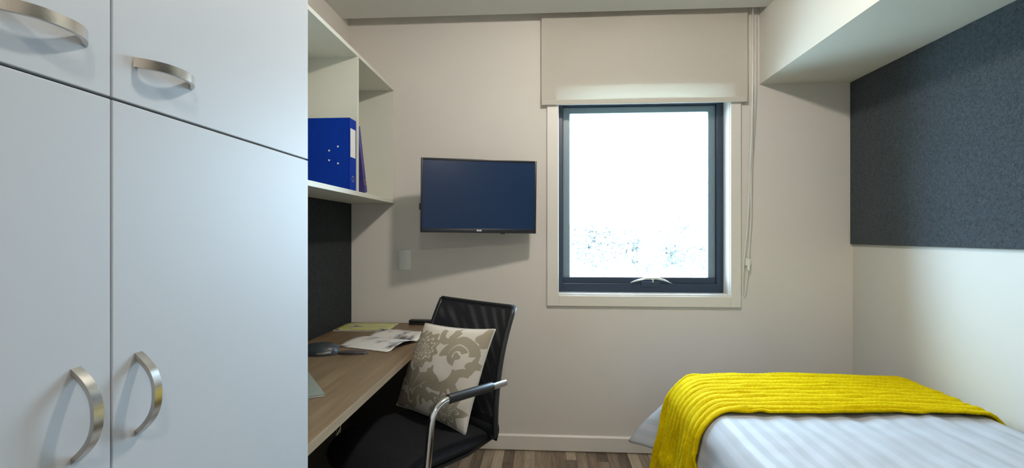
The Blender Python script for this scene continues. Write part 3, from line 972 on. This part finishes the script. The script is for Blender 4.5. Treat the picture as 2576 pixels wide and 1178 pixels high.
# ------------------------------------------------------------------ bed
BXL, BXR, BYF, BYN = 0.655, 1.634, 2.295, 0.30
BT = 0.553
bed = finish(empty('bed', (1.13, 1.3, 0)), 'single bed along the wall with white striped quilt', 'bed')
put(MB().box(BXL + 0.05, BXR - 0.005, BYN + 0.02, BYF - 0.05, 0.10, 0.30, 0.01), 'bed_base', 'bed_base', bed)
for xx in (BXL + 0.08, BXR - 0.05):
    for yy in (BYN + 0.06, BYF - 0.10):
        put(MB().tube([(xx, yy, 0), (xx, yy, 0.101)], [0.018, 0.022], 12), 'leg', 'black_plastic', bed, True)
put(MB().box(BXL + 0.02, BXR, BYN + 0.01, BYF - 0.03, 0.301, BT - 0.05, 0.035, 4), 'mattress', 'mattress', bed, 'auto')

R_ = 0.105            # rounding of the puffy quilt edge
def edge_drop(d):
    """d metres of cloth past the start of the rounding -> (outward, drop)"""
    q = R_ * PI / 2
    if d <= 0:
        return 0.0, 0.0
    if d < q:
        a = d / R_
        return R_ * math.sin(a), R_ * (1 - math.cos(a))
    return R_ + 0.16 * (d - q), R_ + (d - q) * 0.985
def drape(x, y, lift=0.0, corner=1.0):
    """flat cloth coordinates -> hanging position; x left of BXL and y beyond BYF hang down"""
    a = max(0.0, BXL + 0.02 - x)
    b = max(0.0, y - (BYF - 0.02))
    r = math.hypot(a, b)
    if a > 0 and b > 0:
        k = max(a, b)
        r2 = k + (r - k) * 0.35
    else:
        r2 = r
    out, dr = edge_drop(r2)
    if r > 0:
        na, nb_ = a / r, b / r
        diag = 2 * na * nb_
        out += diag * corner * 0.62 * max(0.0, dr - R_ * 0.5)
    else:
        na = nb_ = 0
    out += lift * smoothstep(0.0, R_, dr)
    px = min(x, 9) if a == 0 else BXL + 0.02 - na * out
    py = y if b == 0 else BYF - 0.02 + nb_ * out
    # along-edge position for pure side/end regions
    z = BT - dr + lift * max(0.0, 1 - dr / R_)
    # crown of the quilt and its dip at the wall
    top = max(0.0, 1 - dr / 0.05)
    cxr = (x - BXL) / (BXR - BXL)
    z += top * (0.014 * math.sin(max(0, min(1, cxr)) * PI) - 0.055 * smoothstep(0.90, 1.0, cxr) ** 1.5)
    return Vector((px, py, z))
def quilt_fn(u, v):
    # u: across from wall (0) to hanging hem (1); v along the bed
    x = BXR - 0.002 + (BXL - 0.36 - BXR) * u
    y = BYN + (BYF + 0.36 - BYN) * v
    p = drape(x, y)
    w1 = noise.noise(Vector((x * 6, y * 6, 0.3))) * 0.006 + noise.noise(Vector((x * 17, y * 13, 2.3))) * 0.0035
    hang = smoothstep(0.04, 0.25, BT - p.z)
    p.z += w1 * (1 - hang)
    fold = math.sin(y * 21 + 1.2 * math.sin(y * 7)) * 0.012 * hang
    if x < BXL:
        p.x -= fold + w1 * hang
    # puffy quilting channels along the bed
    p.z += 0.0022 * math.cos(2 * PI * x / 0.104) * (1 - hang)
    return p, (x, y)
q = MB().grid(quilt_fn, 110, 170)
qo = put(q, 'quilt', 'quilt', bed, True)
qo['label'] = 'white satin-striped quilt'
md = qo.modifiers.new('thick', 'SOLIDIFY'); md.thickness = 0.012; md.offset = -1.0

# yellow knitted throw across the far end
TY0, TY1 = 1.845, 2.300
def throw_fn(u, v):
    x = BXR - 0.004 + (BXL - 0.46 - BXR) * u
    sway = 0.012 * math.sin(x * 4.3 + 0.8) + 0.006 * math.sin(x * 11)
    fan = smoothstep(BXL + 0.05, BXL - 0.35, x)
    yc = TY0 + (TY1 - TY0) * v + sway * (1 - v) + (0.02 * (v - 0.5)) * fan
    p = drape(x, min(yc, BYF + 0.04), 0.016)
    # ribs run along the length of the throw
    ph = v * 10.5 + 0.35 * noise.noise(Vector((x * 2.2, v * 3, 1.7)))
    rib = abs(math.sin(PI * ph)) ** 0.6
    amp = 0.012 + 0.004 * noise.noise(Vector((x * 9, v * 9, 4.4)))
    knit = 0.0012 * math.sin(2 * PI * (x / 0.013 + (0.5 if int(ph) % 2 else 0)))
    h = amp * rib + knit * rib + 0.0025 * noise.noise(Vector((x * 16, v * 24, 9.1)))
    h += 0.012 * smoothstep(0.35, 0.9, noise.noise(Vector((x * 12, v * 7, 11.4)))) * smoothstep(BXL + 0.38, BXL - 0.02, x)
    drop = BT - p.z
    k = smoothstep(0.0, R_ * 1.4, drop)
    p.z += h * (1 - k)
    p.x -= h * k
    k2 = smoothstep(R_ * 0.8, R_ * 2.2, drop)
    p.x -= 0.010 * math.sin(yc * 26 + 1.0) * k2
    p.y += 0.008 * math.sin(drop * 20 + v * 6) * k2
    return p, (x, v * 0.46)
th = MB().grid(throw_fn, 190, 150).build('knitted_throw', 'throw', None, True)
finish(th, 'chunky yellow knitted throw across the foot of the bed', 'throw')
md = th.modifiers.new('thick', 'SOLIDIFY'); md.thickness = 0.010; md.offset = -1.0

# ------------------------------------------------------------------ outdoors: ground and pale trees below the window
finish(MB().box(-80, 80, 6, 160, -9.2, -9.0).build('outside_ground', 'outside_ground'), 'dry ground outside the window', 'ground', kind=S)
def tree(x, y, base, height, rad, seed, label):
    rnd = random.Random(seed)
    t = empty('leafy_tree', (x, y, base))
    finish(t, label, 'tree', 'trees outside the window')
    MB().tube([(0, 0, 0), (0.1, 0, height * 0.4), (0.0, 0.1, height * 0.75)], [0.28, 0.2, 0.08], 8).build('trunk', 'trunk', t, True)
    mb = MB()
    clumps = []
    for _ in range(26):
        a, b = rnd.uniform(0, 2 * PI), rnd.uniform(-0.4, 1)
        rr = rad * rnd.uniform(0.35, 0.95)
        clumps.append((Vector((math.cos(a) * rr, math.sin(a) * rr, height * 0.72 + b * rad * 0.62)), rad * rnd.uniform(0.22, 0.4)))
    for c, r in clumps:
        for _ in range(130):
            d = Vector((rnd.gauss(0, 1), rnd.gauss(0, 1), rnd.gauss(0, 1))).normalized()
            p = c + d * r * rnd.uniform(0.6, 1.0)
            s = 0.16 * rad / 3
            t1 = Vector((rnd.gauss(0, 1), rnd.gauss(0, 1), rnd.gauss(0, 1))).normalized()
            t2 = t1.cross(d).normalized()
            vs = [mb.bm.verts.new(p + t1 * s), mb.bm.verts.new(p + t2 * s * 0.5), mb.bm.verts.new(p - t1 * s), mb.bm.verts.new(p - t2 * s * 0.5)]
            mb.bm.faces.new(vs)
    mb.build('foliage', 'leaf', t, normals=False)
for i, (x, y, h, r, lab) in enumerate((
        (4.6, 21, 9.0, 2.6, 'pale bushy tree outside behind the window winder'),
        (10.2, 26, 10.6, 2.9, 'taller pale tree outside near the casing on the chain side'),
        (1.4, 26, 9.4, 2.7, 'pale tree outside near the casing on the television side'),
        (7.4, 33, 11.2, 3.1, 'faint pale tree standing farther off outside the window'),
        (12.6, 41, 12.6, 3.6, 'broad hazy tree rising farthest off outside the window'),
        (3.6, 38, 11.4, 3.4, 'hazy tree standing well behind the bushy tree outside'))):
    tree(x, y, -9.0, h, r, 40 + i, lab)
